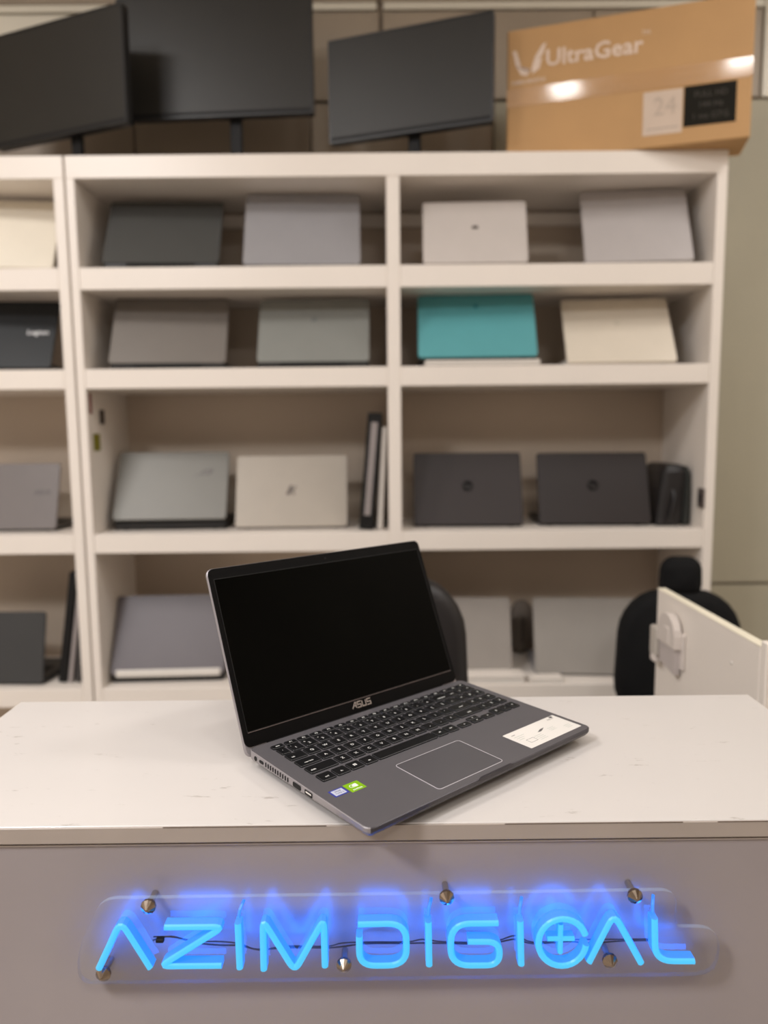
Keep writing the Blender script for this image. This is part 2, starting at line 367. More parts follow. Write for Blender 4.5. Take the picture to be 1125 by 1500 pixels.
def standing(name, label, cat, x, y, z, th, h, dp, lean, m, edge=None, rz=0, zoff=0):
    t = thing(name, label, cat, (x, y, z), rz)
    mt = Matrix.Rotation(lean, 4, 'Y') @ Matrix.Translation((0, 0, 0))
    # slab standing on its long edge: thickness along x
    lid = obj('cover', box(B(), -th / 2, th / 2, 0, dp, 0, h, .002), m, t, mtx=mt)
    if edge: obj('spine_strip', box(B(), -th * .22, th * .22, -.0015, .0, h * .12, h * .92, .0004), edge, lid)
    return t
greys = mat('grey_spine', (150, 142, 140), .4); whites = mat('white_folder', (205, 198, 190), .5)
standing('black_laptop_on_edge', 'thick black laptop standing on edge with grey spine strip, leaning on the divider', 'laptop', -.056, 2.35, z3 + .004, .048, .385, .25, R(5.2), M['blackm'], greys)
standing('white_folder', 'thin white folder standing between the black laptop and the divider, third shelf', 'folder', -.010, 2.36, z3 + .002, .018, .34, .24, R(3), whites)
standing('black_folder', 'tall black folder standing on edge on the fourth shelf of the left unit', 'folder', -1.105, 2.36, z4 + .003, .028, .385, .24, R(9), M['blackm'])
standing('grey_folder', 'light grey folder standing right of the tall black folder', 'folder', -1.078, 2.36, z4 + .003, .016, .34, .24, R(9), greys)
standing('dark_folder', 'dark grey folder standing against the side of the left unit, fourth shelf', 'folder', -1.050, 2.36, z4 + .002, .016, .20, .24, R(6), mat('dark_folder_grey', (60, 58, 58), .5))

# black bag on the third shelf, right end
t = thing('black_bag', 'black laptop bag standing at the right end of the third shelf', 'bag', (.977, 2.37, z3 + .0006))
def bag_body(x0, x1, y0, y1, z1_, sh, tp):
    rings = []
    for k, z in enumerate([0, .01, z1_ * .5, z1_ - .025, z1_ - .006, z1_]):
        i = [.008, 0, .0, .003, .012, .024][k]; q = z / z1_
        rings.append([(px * (1 - tp * q) + sh * q, py, z) for px, py in rr(x0, x1, y0, y1, .02, 3, i)])
    b = B(); loft(b, rings); return b
obj('body', bag_body(-.058, .030, 0, .2, .208, .016, .12), M['leather'], t, sm=False)
obj('side_pocket', bag_body(.032, .066, .01, .19, .20, .0, .02), mat('dark_green_cloth', (44, 46, 42), .7), t)
b = B(); tube(b, smooth([(-.01, .02, .14), (-.002, -.006, .10), (-.012, -.008, .05), (-.022, .0, .01)], 4), .006)
obj('strap', b, M['leather'], t, sm=True)
# small dark power adapter on the side wall
t = thing('power_socket', 'small dark socket on the right side panel beside the black bag', 'socket', (1.046, 2.315, 1.17), 0)
obj('plate', box(B(), -.008, 0, -.02, .02, -.032, .032), mat('brown_grey_plastic', (84, 74, 70), .5), t)
obj('rocker', box(B(), -.011, -.008, -.009, .009, -.014, .014), M['blackm'], t)
# small stickers on the left side panel inside the bay
for lab, y0, y1, za, zb, c in [('small red and black sticker high on the inner side panel', 2.318, 2.337, 1.462, 1.528, (120, 40, 30)), ('small brown sticker on the inner side panel', 2.40, 2.44, 1.43, 1.478, (70, 58, 52)), ('small olive yellow sticker on the inner side panel', 2.338, 2.392, 1.342, 1.398, (128, 122, 22))]:
    s = obj('sticker', box(B(), -.9435, -.942, y0, y1, za, zb, .0004), mat('sticker_print', c, .4), None); tag(s, lab, 'sticker')
# dark oval object between the silver laptops: a black pouch
t = thing('dark_pouch', 'dark rounded pouch standing behind the silver laptop, fourth shelf', 'pouch', (.522, 2.638, z4 + .0006))
b = B(); prof = []
for k in range(9):
    a = math.pi * k / 8; prof.append((max(.001, .048 * math.sin(a) ** .7), .105 - .105 * math.cos(a)))
lathe(b, prof, 16); bmesh.ops.scale(b, vec=(1, .5, 1), verts=b.verts); obj('body', b, mat('olive_black', (112, 102, 92), .7), t, sm=True)
obj('zip', box(B(), -.002, .002, -.026, -.022, .05, .15, .0005), M['blackm'], t)

# ------------------------------------------------------------------ monitors on top
def monitor(label, x, y, rz, w_, zb, zt, stand_dx=0., tilt=R(2), bez=.006):
    t = thing('monitor', label, 'monitor', (x, y, 2.25), rz)
    h = zt - zb; z0 = zb - 2.25
    mt = Matrix.Translation((0, -.02, z0)) @ Matrix.Rotation(math.pi / 2 - tilt * 0, 4, 'X')
    hs = obj('housing', slab(B(), -w_ / 2, w_ / 2, 0, h, -.03, 0, .006, .003, 3), M['black'], t, mtx=mt)
    obj('bezel', ring(B(), -w_ / 2 + .001, w_ / 2 - .001, .001, h - .001, 0, .0025, .005, bez), M['black'], hs)
    obj('chin', box(B(), -w_ / 2 + bez, w_ / 2 - bez, .002, .018, 0, .0022, .0004), M['blackm'], hs)
    obj('screen', box(B(), -w_ / 2 + bez, w_ / 2 - bez, .018, h - bez, 0, .0010, .0002), M['screen'], hs)
    obj('neck', box(B(), stand_dx - .02, stand_dx + .02, .012, .03, .012, z0 + .12), M['blackm'], t)
    obj('stand_base', slab(B(), stand_dx - .11, stand_dx + .11, -.04, .13, 0, .014, .03, .004, 5), M['blackm'], t)
    return t
M['screen'] = mat('matte_screen', (40, 38, 34), .42, spec=.35, var=.05)
monitor('black monitor turned to the left, leftmost on top of the shelving', -1.02, 2.42, R(-21) * -1 * -1, .545, 2.345, 2.692, .038)
monitor('large black monitor on top of the shelving, in the middle, cut by the photo top', -.535, 2.50, R(-4), .648, 2.433, 2.815, .055)
monitor('black monitor nearest the cardboard box on top of the shelving', .10, 2.42, R(-18), .545, 2.346, 2.668, .01)

# ------------------------------------------------------------------ cardboard box
CARD = mat('brown_cardboard', (190, 148, 98), .65, var=.05, scale=5, bump=.15, bscale=90)
yb = R(-16)
bx = thing('cardboard_box', 'brown cardboard monitor box with white lettering and brown tape, on top of the shelving', 'box', (1.097, 2.209, 2.25), yb)
# local x runs left from the right front corner
obj('carton', box(B(), -.715, 0, 0, .15, .0008, .402, .003), CARD, bx)
prn = mat('white_print', (226, 204, 186), .6); prk = mat('black_print', (34, 32, 27), .8, spec=.1); prg = mat('grey_print', (66, 61, 54), .8); prl = mat('label_white', (206, 186, 168), .6)
def onbox(name, me, m, u, z, off=.0006, label=None):
    return obj(name, me, m, bx, mtx=Matrix.Translation((u, -off, z)) @ Matrix.Rotation(math.pi / 2, 4, 'X'), label=label)
onbox('brand_lettering', text_mesh('UltraGear', .068, .0003, 1.03, .0012), prn, -.452, .302, .0008)
onbox('trademark_lettering', text_mesh('TM', .018, .0003), prn, -.300, .335)
b = B()
for p in ([(-.058, .040), (-.046, .038), (-.030, -.012), (-.008, -.034), (-.002, -.020), (-.012, -.040), (-.032, -.034), (-.048, -.004)],
          [(.046, .052), (.034, .046), (.012, .014), (.002, -.018), (.004, -.036), (.026, -.022), (.034, .008), (.022, .004), (.036, .018)]):
    loft(b, [[(q[0], q[1], z) for q in p] for z in (0, .0004)])
onbox('wing_logo', b, prn, -.640, .300, .0003)
onbox('small_lettering', text_mesh('GAMING MONITOR', .0165, .0002, .72, .0003), prn, -.648, .243)
onbox('white_label', box(B(), -.056, .056, -.063, .063, 0, .0006, .0001), prl, -.246, .100, .0001, 'white printed label')
onbox('label_figures', text_mesh('24', .075, .0002, .9), mat('faint_print', (186, 168, 152), .6), -.240, .115, .0009)
onbox('label_line', box(B(), -.045, .045, -.002, .002, 0, .0002, .00005), mat('faint_print_b', (180, 164, 150), .6), -.246, .055, .0008)
onbox('black_label', box(B(), -.0725, .0725, -.058, .058, 0, .0006, .0001), prk, -.114, .108, .0001, 'black printed label')
for k, (tx, dy) in enumerate((('FULL HD', .030), ('144 Hz', 0), ('1 ms GTG', -.032))):
    onbox('label_lettering', text_mesh(tx, .024, .0002, 1.0), prg, -.112, .108 + dy, .0009)
TAPE = mat('brown_tape', (184, 140, 90), .3, spec=.5, var=.06, scale=6, bump=1.0, bscale=30, coat=.7, crough=.1, stretch=(.5, 1, 2.5))
obj('packing_tape', slab(B(), -.7152, .0002, -.0009, -.0001, .172, .226, .0003, .0001, 1), TAPE, bx, label='glossy brown packing tape')

# ------------------------------------------------------------------ chairs
def blob(bm, w_, d_, h_, z0, y0=0, taper=.0, rt=.08, nx=14, belly=.02):
    "cushion-like rounded body: outline in XZ, pillowed in y"
    pts = rr(-w_ / 2, w_ / 2, 0, h_, rt, 6); rings = []
    for i, yy in [(.03, -d_ / 2), (.008, -d_ / 2 + .012), (0, -d_ / 2 + .03), (0, d_ / 2 - .03), (.008, d_ / 2 - .012), (.03, d_ / 2)]:
        P = rr(-w_ / 2, w_ / 2, 0, h_, rt, 6, i)
        rings.append([(x * (1 - taper * (z / h_)), y0 + yy - belly * math.cos(x / w_ * math.pi) * 0 , z0 + z) for x, z in P])
    loft(bm, rings); return bm
def office_chair(label, x, y, rz, w_, ztop, head, m, sd=.42, lr=1., arm=.66):
    t = thing('office_chair', label, 'chair', (x, y, 0), rz)
    bh = ztop - .52
    obj('backrest', blob(B(), w_, .09, bh, .52, .05, .10, .13), m, t, sm=True)
    if head:
        hz0, hz1, hw = head
        obj('headrest', blob(B(), hw, .07, hz1 - hz0, hz0, .05, .08, .04), m, t, sm=True)
        obj('headrest_post', box(B(), -.02, .02, .06, .08, ztop - .1, hz0 + .05), M['blackm'], t)
    obj('seat', slab(B(), -.25, .25, -sd, .08, .42, .50, .08, .02, 5), m, t)
    obj('back_bracket', box(B(), -.04, .04, .06, .10, .44, .62), M['blackm'], t)
    obj('gas_lift', lathe(B(), [(.03, .10), (.03, .25), (.02, .25), (.02, .42)], 16), M['chrome'], t, loc=(0, -.15, 0), sm=False)
    for k in range(5):
        a = 2 * math.pi * k / 5 + .3; c, s = math.cos(a), math.sin(a)
        b = B(); tube(b, [(0, -.15, .11), (c * .15 * lr, -.15 + s * .15 * lr, .095), (c * .27 * lr, -.15 + s * .27 * lr, .07)], .018, 8); obj('leg', b, M['blackm'], t)
        b = B(); lathe(b, [(.008, -.018), (.026, -.014), (.026, .014), (.008, .018)], 14, Matrix.Translation((c * .27 * lr, -.15 + s * .27 * lr, .027)) @ Matrix.Rotation(a + .6, 4, 'Z') @ Matrix.Rotation(math.pi / 2, 4, 'X'))
        obj('caster', b, M['blackm'], t)
    for s in (-1, 1):
        b = B(); tube(b, smooth([(s * .24, .0, .45), (s * .29, -.02, .50), (s * .29, -.05, arm - .04), (s * .28, -.12, arm)], 4), .012); obj('arm_bracket', b, M['blackm'], t, sm=True)
        obj('armrest', slab(B(), s * .28 - .03, s * .28 + .03, -.28, -.02, arm, arm + .03, .02, .008, 4), M['blackm'], t)
    return t
office_chair('black leather office chair directly behind the open laptop on the counter', -.03, 1.52, R(2), .47, 1.070, None, M['leather'])
office_chair('black office chair with headrest behind the white partition', .868, 2.0, R(-4), .375, .925, (.905, 1.025, .125), M['mesh'], .34, .75, .56)

# ------------------------------------------------------------------ partition
pt = thing('partition', 'low white partition panel behind the right end of the counter', 'partition', (.64, 1.4, 0))
obj('panel', box(B(), 0, .018, -.225, .228, .0, 1.024, .0015), M['shelf'], pt)
obj('return_panel', box(B(), 0.0, .9, -.245, -.226, 0, 1.036, .0015), M['shelf'], pt)
obj('top_edging', box(B(), -.0006, .0186, -.225, .2285, 1.024, 1.0265, .0006), mat('cream_edging', (236, 228, 206), .35), pt)
b = B(); lathe(b, [(.004, 0), (.004, .0012), (.0015, .002)], 12, Matrix.Translation((-.0002, -.13, .965)) @ Matrix.Rotation(-math.pi / 2, 4, 'Y')); obj('screw_cap', b, M['white'], pt)
so = thing('socket_box', 'white plastic socket box with rounded hood fixed to the partition', 'socket', (.64, 1.52, .93))
WP = mat('socket_white', (214, 204, 196), .3, var=.02)
def prism_x(b, pts, x0, x1):
    loft(b, [[(x, p[0], p[1]) for p in pts] for x in (x0, x1)]); return b
obj('back_plate', box(B(), -.006, 0, -.055, .072, -.05, .03, .002), WP, so)
arc = [(-.045 * math.cos(R(a)) , .022 + .042 * math.sin(R(a))) for a in range(0, 181, 20)]
obj('hood', prism_x(B(), [(-.045, -.005)] + arc + [(.045, -.005)], -.022, -.006), WP, so)
obj('cover', prism_x(B(), [(-.040, -.062), (.04, -.052), (.046, .01), (-.040, .02)], -.018, -.006), mat('socket_grey', (188, 178, 174), .35), so)
obj('tab', box(B(), -.024, -.018, -.018, .012, .0, .036, .002), WP, so)
obj('side_flap', box(B(), -.026, -.006, .045, .082, -.048, .018, .003), mat('socket_grey_flap', (186, 178, 168), .35), so)
obj('clip', box(B(), -.026, -.006, .05, .078, -.064, -.046, .003), WP, so)

# ------------------------------------------------------------------ counter
ct = thing('counter', 'white-topped reception counter with grey front panel', 'counter', (0, .85, 0))
obj('countertop', box(B(), -.541, .541, -.17, .171, .9832, 1.0, .0008), [M['top']], ct, label='scuffed white counter top')
obj('edge_band', box(B(), -.5405, .5405, -.1722, -.1702, .9826, .9992, .0004), M['edge'], ct, label='beige-grey edge band')
for xa, xb in ((-.225, -.06), (.12, .30), (.335, .40)):   # open glue joint of the edge band
    obj('joint_gap', box(B(), xa, xb, -.1725, -.1718, .9986, .9996, .0002), mat('joint_dark', (92, 78, 66), .7), ct, label='dark open joint')
obj('front_panel', box(B(), -.54, .54, -.166, -.150, .04, .9828, .001), M['panel'], ct, label='glossy grey laminate front')
obj('panel_trim', box(B(), -.54, .54, -.1685, -.166, .9776, .9790, .0003), mat('trim_light', (196, 186, 178), .3), ct)
for s in (-1, 1): obj('side_panel', box(B(), min(s * .524, s * .54), max(s * .524, s * .54), -.150, .165, .0, .9828, .001), M['shelf'], ct)
obj('inner_shelf', box(B(), -.524, .524, -.150, .16, .50, .518, .001), M['shelf'], ct)
obj('kick_plate', box(B(), -.52, .52, -.14, -.125, 0, .05, .001), M['blackm'], ct)

# ------------------------------------------------------------------ neon sign
sg = thing('neon_sign', 'blue neon sign on a clear acrylic plate fixed to the counter front', 'sign', (0, .684, 0))
PY = -.020     # plate front face, relative to the counter front
def fil(pts, r=.008, n=5):
    "polyline with filleted corners (r may be one radius per corner)"
    out = [pts[0]]
    for i, (a, p, c) in enumerate(zip(pts, pts[1:], pts[2:])):
        rad = r[i] if isinstance(r, (list, tuple)) else r
        a, p, c = Vector(a), Vector(p), Vector(c); d1 = (a - p); d2 = (c - p); q = min(rad, d1.length * .48, d2.length * .48)
        A_ = p + d1.normalized() * q; C_ = p + d2.normalized() * q
        for k in range(n + 1):
            t_ = k / n; out.append(tuple(A_ * (1 - t_) ** 2 + p * 2 * t_ * (1 - t_) + C_ * t_ ** 2))
    out.append(pts[-1]); return out
oc = [(0, .9450), (.2830, .9465), (.2840, .9080), (.3270, .9065), (.3270, .8560), (-.3060, .8540), (-.3040, .8900), (-.2780, .9440), (0, .9450)]
outl = fil([(x * 1.0264, 1.3928 + (z - 1.3928) * 1.0264) for x, z in oc], [.016, .004, .026, .026, .026, .03, .016], 6)[:-1]
b = B()
rings = [[(x, y_, z) for x, z in outl] for y_ in (PY, PY + .005)]
vs = loft(b, rings)
b.faces.ensure_lookup_table()
for f in b.faces: f.material_index = 1 if len(f.verts) == 4 else 0
obj('acrylic_plate', b, [M['acrylic'], M['acrylic_edge']], sg, label='clear acrylic backing plate')
prof = []
hw, dp = .0032, .0125
for a, q in [(-hw, 0), (-hw, -dp + .0022), (-hw + .0012, -dp + .0006), (-hw + .0024, -dp), (hw - .0024, -dp), (hw - .0012, -dp + .0006), (hw, -dp + .0022), (hw, 0)]:
    prof.append((a, PY + q))
mi = [1, 0, 0, 0, 0, 0, 1, 2]
def KZ(p, k): return (p[0] * k, 1.3928 + (p[1] - 1.3928) * k)   # measured points carried to their true depth
def letter(name, paths, label=None):
    b = B()
    for pts, cl, sm_ in paths:
        pts = [KZ((p[0], .875 + (p[1] - .875) * .95), 1.0228) for p in pts]
        sweep(b, smooth(pts, sm_, cl) if sm_ > 1 else pts, prof, cl, mi)
    return obj(name, b, [M['neon'], M['neon_side'], M['neon_back']], sg)
LET = [
 ('neon_letter', [(fil([(-.2809, .8768), (-.2572, .9290), (-.2307, .8769)], .012), False, 1)]),
 ('neon_letter', [(fil([(-.2150, .9218), (-.1580, .9218), (-.2210, .8790), (-.1610, .8790)], .010), False, 1)]),
 ('neon_letter', [([(-.1440, .9255), (-.1437, .8755)], False, 1)]),
 ('neon_letter', [(fil([(-.1204, .8735), (-.1198, .9285), (-.0902, .8720), (-.0610, .9285), (-.0607, .8765)], .0095), False, 1)]),
 ('neon_letter', [(fil([(-.0280, .9228), (.0185, .9235), (.0190, .8772), (-.0272, .8772), (-.0269, .9100)], .0185, 7), False, 1)]),
 ('neon_letter', [([(.0402, .9250), (.0408, .8765)], False, 1)]),
 ('neon_letter', [(fil([(.1078, .9225), (.0622, .9225), (.0615, .8762), (.1092, .8762), (.1092, .9020), (.0783, .9025)], .0195, 7), False, 1)]),
 ('neon_letter', [([(.1290, .9250), (.1305, .8760)], False, 1)]),
 ('neon_letter', [([(.1702 + .0232 * math.cos(R(a)), .9005 + .0258 * math.sin(R(a))) for a in range(18, 360, 12)], False, 1)]),
 ('neon_letter', [(fil([(.1965, .8780), (.2195, .9310), (.2475, .8765)], .012), False, 1)]),
 ('neon_letter', [(fil([(.2590, .9260), (.2610, .8788), (.2993, .8782)], .018, 7), False, 1)]),
]
for n_, p_ in LET: letter(n_, p_)
# the small cross inside the ring
b = B()
pr2 = [(q[0] * .8, q[1] + .002 if q[1] > PY - .001 else q[1] + .004) for q in prof]
sweep(b, [KZ((.1690, .9165), 1.024), KZ((.1690, .8860), 1.024)], pr2, False, mi); sweep(b, [KZ((.1560, .9010), 1.024), KZ((.1825, .9010), 1.024)], pr2, False, mi)
obj('neon_cross', b, [M['neon'], M['neon_side'], M['neon_back']], sg)
# feed wires at the top of the upright strokes (lit tails)
for x, z in ((-.1440, .926), (.0402, .926), (.1290, .926), (.2585, .9265)):
    x, z = KZ((x, z), 1.0228)
    b = B(); tube(b, [(x, PY - .006, z), (x + .001, PY - .003, z + .006), (x + .004, PY + .004, z + .012)], .0016, 6); obj('lit_tail', b, M['neon_side'], sg)
# standoff screws with faceted caps
for x, z in ((-.234, .9325), (.059, .9385), (.244, .938), (-.282, .861), (-.043, .868), (.221, .8695)):
    x, z = KZ((x, z), 1.016)
    b = B(); lathe(b, [(.0066, -.002), (.0076, .0), (.0076, .0025), (.0012, .0088), (.0004, .009)], 12, Matrix.Rotation(math.pi / 2, 4, 'X'))
    c = obj('standoff', b, mat('dark_chrome', (150, 136, 122), .14, metal=1, var=.1), sg, loc=(x, PY - .0004, z), label='cone-headed metal standoff screw')
    b = B(); lathe(b, [(.0034, -.0140), (.0034, 0)], 12, Matrix.Rotation(math.pi / 2, 4, 'X')); obj('spacer', b, M['chrome'], c, loc=(0, .0058, 0))
wirem = mat('dark_wire', (24, 24, 34), .4)
for off, r_ in ((0, .0008), (.0022, .0007)):
    b = B(); pts = [(-.232, .895 + off), (-.214, .899 - off), (-.19, .892), (-.165, .889 + off), (-.146, .8885), (-.128, .884 - off), (-.10, .8855), (-.06, .885), (-.045, .886 + off), (-.02, .889), (.02, .8888), (.035, .889 + off), (.055, .8885), (.085, .8875), (.11, .889), (.128, .892 + off), (.145, .887), (.18, .889), (.20, .887 + off), (.235, .889), (.262, .889)]
    tube(b, smooth([(x * 1.03, PY + .0095 + off, 1.3928 + (z - 1.3928) * 1.03) for x, z in pts], 4), r_, 6); obj('wire', b, wirem, sg, sm=True)
b = B(); slab(b, -.004, .004, -.0025, .0025, -.002, .002, .001, .0005); obj('wire_joint', b, M['blackm'], sg, loc=(-.228, PY - .001, .8885))

# ------------------------------------------------------------------ the laptop on the counter
TOPZ = .0215
DECK = mat('slate_grey_deck', (98, 95, 98), .42, metal=.25, var=.03, scale=8)
LIT_SIDE = mat('lit_silver_side', (150, 145, 147), .35, metal=.4, var=.03)
KEYM = mat('key_black', (15, 15, 17), .42, spec=.4, var=.03)
LEG = mat('key_legend_white', (214, 214, 210), .5)
SCR = mat('laptop_screen_black', (4, 4, 3), .14, spec=.05, var=.2)
BEZ = mat('laptop_bezel_black', (9, 8, 8), .5, spec=.1, var=.1, bump=.1, bscale=900)
LW, LD = .360, .230
lt = thing('laptop', 'open grey laptop with black screen and full keyboard, standing skewed on the white counter', 'laptop', (-.0163, .6313, 1.0), R(39.59))
def OL(inset, r=.009): return rr(0, LW, 0, LD, r, 5, inset)
def wedge(z_front, z_back, y): return z_front + (z_back - z_front) * y / LD
b = B()
rings = []
for ins, zf, zb_ in [(.0215, .0062, .0040), (.016, .0066, .0042), (.004, .0115, .0082), (.0012, .0146, .0094), (0, .0168, .0118), (0, .0206, .0206), (.0008, .0213, .0213)]:
    rings.append([(px, py, wedge(zf, zb_, py)) for px, py in OL(ins)])
# front finger notch: push the upper rim of the front edge slightly inward
loft(b, rings, True, True); b.faces.ensure_lookup_table()
for f in b.faces: f.material_index = 0 if f.calc_center_median().x < .004 else 1  # light from the left put into the colour: left side brighter, rest darker
obj('base', b, [LIT_SIDE, mat('shaded_rim', (72, 69, 73), .3, metal=.5)], lt)
obj('keyboard_deck', slab(B(), .0012, LW - .0012, .0012, LD - .0012, TOPZ - .0006, TOPZ, .008, .0002, 5), DECK, lt, label='slate grey keyboard deck')
b = B(); loft(b, [[(x, y_, z) for x, y_ in ((.152, -.0006), (.156, .0022), (.204, .0022), (.208, -.0006))] for z in (.0185, .0217)]); obj('opening_notch', b, mat('notch_dark', (60, 56, 60), .4, metal=.3), lt)
for fx, fy, fw in ((.03, .024, .05), (LW - .08, .024, .05), (.04, .196, .28)):
    b = B(); slab(b, fx, fx + fw, fy, fy + .008, 0, .0075 if fy < .1 else .006, .003, .001, 3); obj('rubber_foot', b, M['blackm'], lt)
# ports on the left side: (v centre, width, height, z) facing -x
def port(name, v, wd, hh, z, m, round_=.0008, d=.0006):
    b = B(); slab(b, -wd / 2, wd / 2, -hh / 2, hh / 2, 0, d, round_, .0001, 3)
    return obj(name, b, m, lt, mtx=Matrix.Translation((-.0001, v, z)) @ Matrix.Rotation(-math.pi / 2, 4, 'Z') @ Matrix.Rotation(math.pi / 2, 4, 'X'))
port('power_jack', .212, .0055, .0055, .0155, M['blackm'], .0026)
port('usb_c_port', .1985, .009, .0034, .0160, M['blackm'], .0016)
for k in range(10): port('vent_slot', .1885 - k * .0052, .0016, .0052, .0165, M['blackm'], .0005)
hp = port('hdmi_port', .1235, .0150, .0052, .0165, M['blackm'], .0012)
up = port('usb_port', .1010, .0135, .0052, .0168, M['blackm'], .0006)
port('usb_tongue', .1005, .010, .0016, .0175, M['white'], .0003, .0009)
# touchpad
tpd = obj('touchpad', slab(B(), .1033, .2043, .0110, .0825, TOPZ - .0002, TOPZ + .0002, .004, .0001, 4), mat('touchpad_grey', (92, 89, 92), .36, metal=.25, var=.02), lt, label='touchpad')
b = B(); ring(b, .1028, .2048, .0105, .0830, TOPZ - .0002, TOPZ + .0004, .0045, .0009, 5); obj('chamfer', b, mat('bright_chamfer', (205, 200, 205), .3, metal=.3), tpd, label='bright cut rim')
# keyboard --------------------------------------------------
kw = {}
def key(u, v, w_, h_, s='', size=.0052, du=0., dv=0., extra=None):
    k = (round(w_, 5), round(h_, 5))
    if k not in kw:
        b = B(); loft(b, [[(px, py, z) for px, py in rr(-w_ / 2, w_ / 2, -h_ / 2, h_ / 2, .0018, 2, i)] for i, z in ((.0, 0), (.0, .0012), (.0007, .0018))])
        kw[k] = fin(b, 'key'); kw[k].materials.append(KEYM)
    o = D.objects.new('key', kw[k]); COL.objects.link(o); o.parent = lt; o.location = (u, v, TOPZ)
    if s:
        me = text_mesh(s, size, .00003, 1.0, .00008)
        if not me.materials: me.materials.append(LEG)
        l = D.objects.new('legend', me); COL.objects.link(l); l.parent = o; l.location = (du, dv, .00185)
    if extra:
        me = text_mesh(extra, .0028, .00003)
        if not me.materials: me.materials.append(LEG)
        l = D.objects.new('legend', me); COL.objects.link(l); l.parent = o; l.location = (-w_ * .28, h_ * .26, .00185)
    return o
KP = .01944; KWD = .0166; KH = .0165
V = dict(f=.2095, n=.1945, q=.1750, a=.1545, z=.1340, c=.1115)
def span(u0, u1, v, h_, s='', size=.0034, left=True):
    wd = u1 - u0 - .0022
    return key((u0 + u1) / 2, V[v], wd, h_, s, size, (-wd / 2 + .0065) if (left and wd > .017) else 0, -.002 if wd > .017 else 0)
fk = ['esc', 'F1', 'F2', 'F3', 'F4', 'F5', 'F6', 'F7', 'F8', 'F9', 'F10', 'F11', 'F12', 'ins', 'del']
for i, s in enumerate(fk): key(.0283 + i * .01855, V['f'], .0160, .0092, s, .0042)
for i, s in enumerate(('prt', 'pg', 'off')): key(.3060 + i * .0163, V['f'], .0142, .0092, s, .0034)
key(.0272, V['n'], .0122, KH, '`', .005)
for i, s in enumerate('1234567890-='): key(.0445 + i * KP, V['n'], KWD, KH, s, .0056, -.001, -.0015, '!@#$%^&*()_+'[i])
span(.2685, .2978, 'n', KH, 'backspace', .0034, False)
span(.0195, .0447, 'q', KH, 'tab', .0036)
for i, s in enumerate('QWERTYUIOP[]'): key(.0541 + i * KP, V['q'], KWD, KH, s, .0058)
span(.2780, .2978, 'q', KH, '\\', .005)
span(.0195, .0500, 'a', KH, 'caps lock', .0032, False)
for i, s in enumerate("ASDFGHJKL;'"): key(.0595 + i * KP, V['a'], KWD, KH, s, .0058)
span(.2640, .2978, 'a', KH, 'enter', .0036, False)
span(.0195, .0592, 'z', KH, 'shift', .0040)
for i, s in enumerate('ZXCVBNM,./'): key(.0688 + i * KP, V['z'], KWD, KH, s, .0058)
span(.2536, .2978, 'z', KH, 'shift', .0040, False)
for (u0, u1, s) in ((.0195, .0398, 'ctrl'), (.0398, .0593, 'fn'), (.0788, .0980, 'alt'), (.0980, .1920, ''), (.1920, .2110, 'alt'), (.2110, .2300, 'ctrl')):
    span(u0, u1, 'c', KH, s, .0036, False)
k_ = key(.0690, V['c'], .0171, KH)
b = B()
for a in (-1, 1):
    for c in (-1, 1): box(b, min(a * .0002, a * .0021), max(a * .0002, a * .0021), min(c * .0002, c * .0021), max(c * .0002, c * .0021), 0, .00006, .00001)
obj('legend', b, LEG, k_, loc=(0, 0, .00182))
ARW = mat('arrow_legend', (214, 214, 210), .5)
def arrow(o, a):
    b = B(); loft(b, [[(.0014 * math.cos(a + q), .0014 * math.sin(a + q), z) for q in (0, 2.3, -2.3)] for z in (0, .00006)]); obj('legend', b, LEG, o, loc=(0, 0, .00182))
arrow(key(.2420, V['c'] - .003, .0185, .0105), math.pi); arrow(key(.2645, V['c'] + .0045, .0185, .0078), math.pi / 2)
arrow(key(.2645, V['c'] - .0042, .0185, .0078), -math.pi / 2); arrow(key(.2860, V['c'] - .003, .0185, .0105), 0)
for r_, row in zip('nqazc', (('num', '/', '*'), ('7', '8', '9'), ('4', '5', '6'), ('1', '2', '3'), ('0', '.', '+'))):
    for i, s in enumerate(row): key(.3060 + i * .0163, V[r_], .0142, KH, s, .0052 if len(s) == 1 else .0034)
# stickers
s1 = obj('blue_sticker', slab(B(), .0118, .0298, .0688, .0832, TOPZ, TOPZ + .00015, .0004, .00004, 1), mat('sticker_blue', (52, 60, 150), .35), lt, label='blue-bordered silver processor sticker')
obj('sticker_face', slab(B(), .0138, .0278, .0706, .0814, TOPZ + .00015, TOPZ + .0002, .0003, .00002, 1), mat('sticker_silver', (190, 192, 206), .3), s1)
tm_ = mat('sticker_ink', (60, 62, 110), .4)
obj('lettering', text_mesh('intel', .0044, .00002), tm_, s1, loc=(.0208, .0782, TOPZ + .00024)); obj('lettering', text_mesh('CORE i5', .0030, .00002), tm_, s1, loc=(.0208, .0738, TOPZ + .00024))
s2 = obj('green_sticker', slab(B(), .0312, .0502, .0658, .0840, TOPZ, TOPZ + .00015, .0004, .00004, 1), mat('sticker_green', (128, 176, 24), .35), lt, label='lime green graphics sticker')
wm = mat('sticker_white', (232, 236, 226), .4)
obj('lettering', text_mesh('NVIDIA', .0030, .00002, 1.2, .0001), wm, s2, loc=(.0407, .0690, TOPZ + .0002))
b = B(); ring(b, -.0046, .0046, -.0030, .0030, 0, .00005, .0028, .0008, 5); lathe(b, [(.0015, 0), (.0015, .00005)], 14); slab(b, .0008, .0052, -.0032, .0032, 0, .00004, .0004, .00001, 1)
obj('eye_emblem', b, wm, s2, loc=(.0400, .0768, TOPZ + .00018))
s3 = obj('white_sticker', slab(B(), .2535, .3525, .0102, .0555, TOPZ, TOPZ + .0002, .0008, .00005, 1), mat('sticker_paper', (226, 221, 214), .5), lt, label='large white feature sticker')
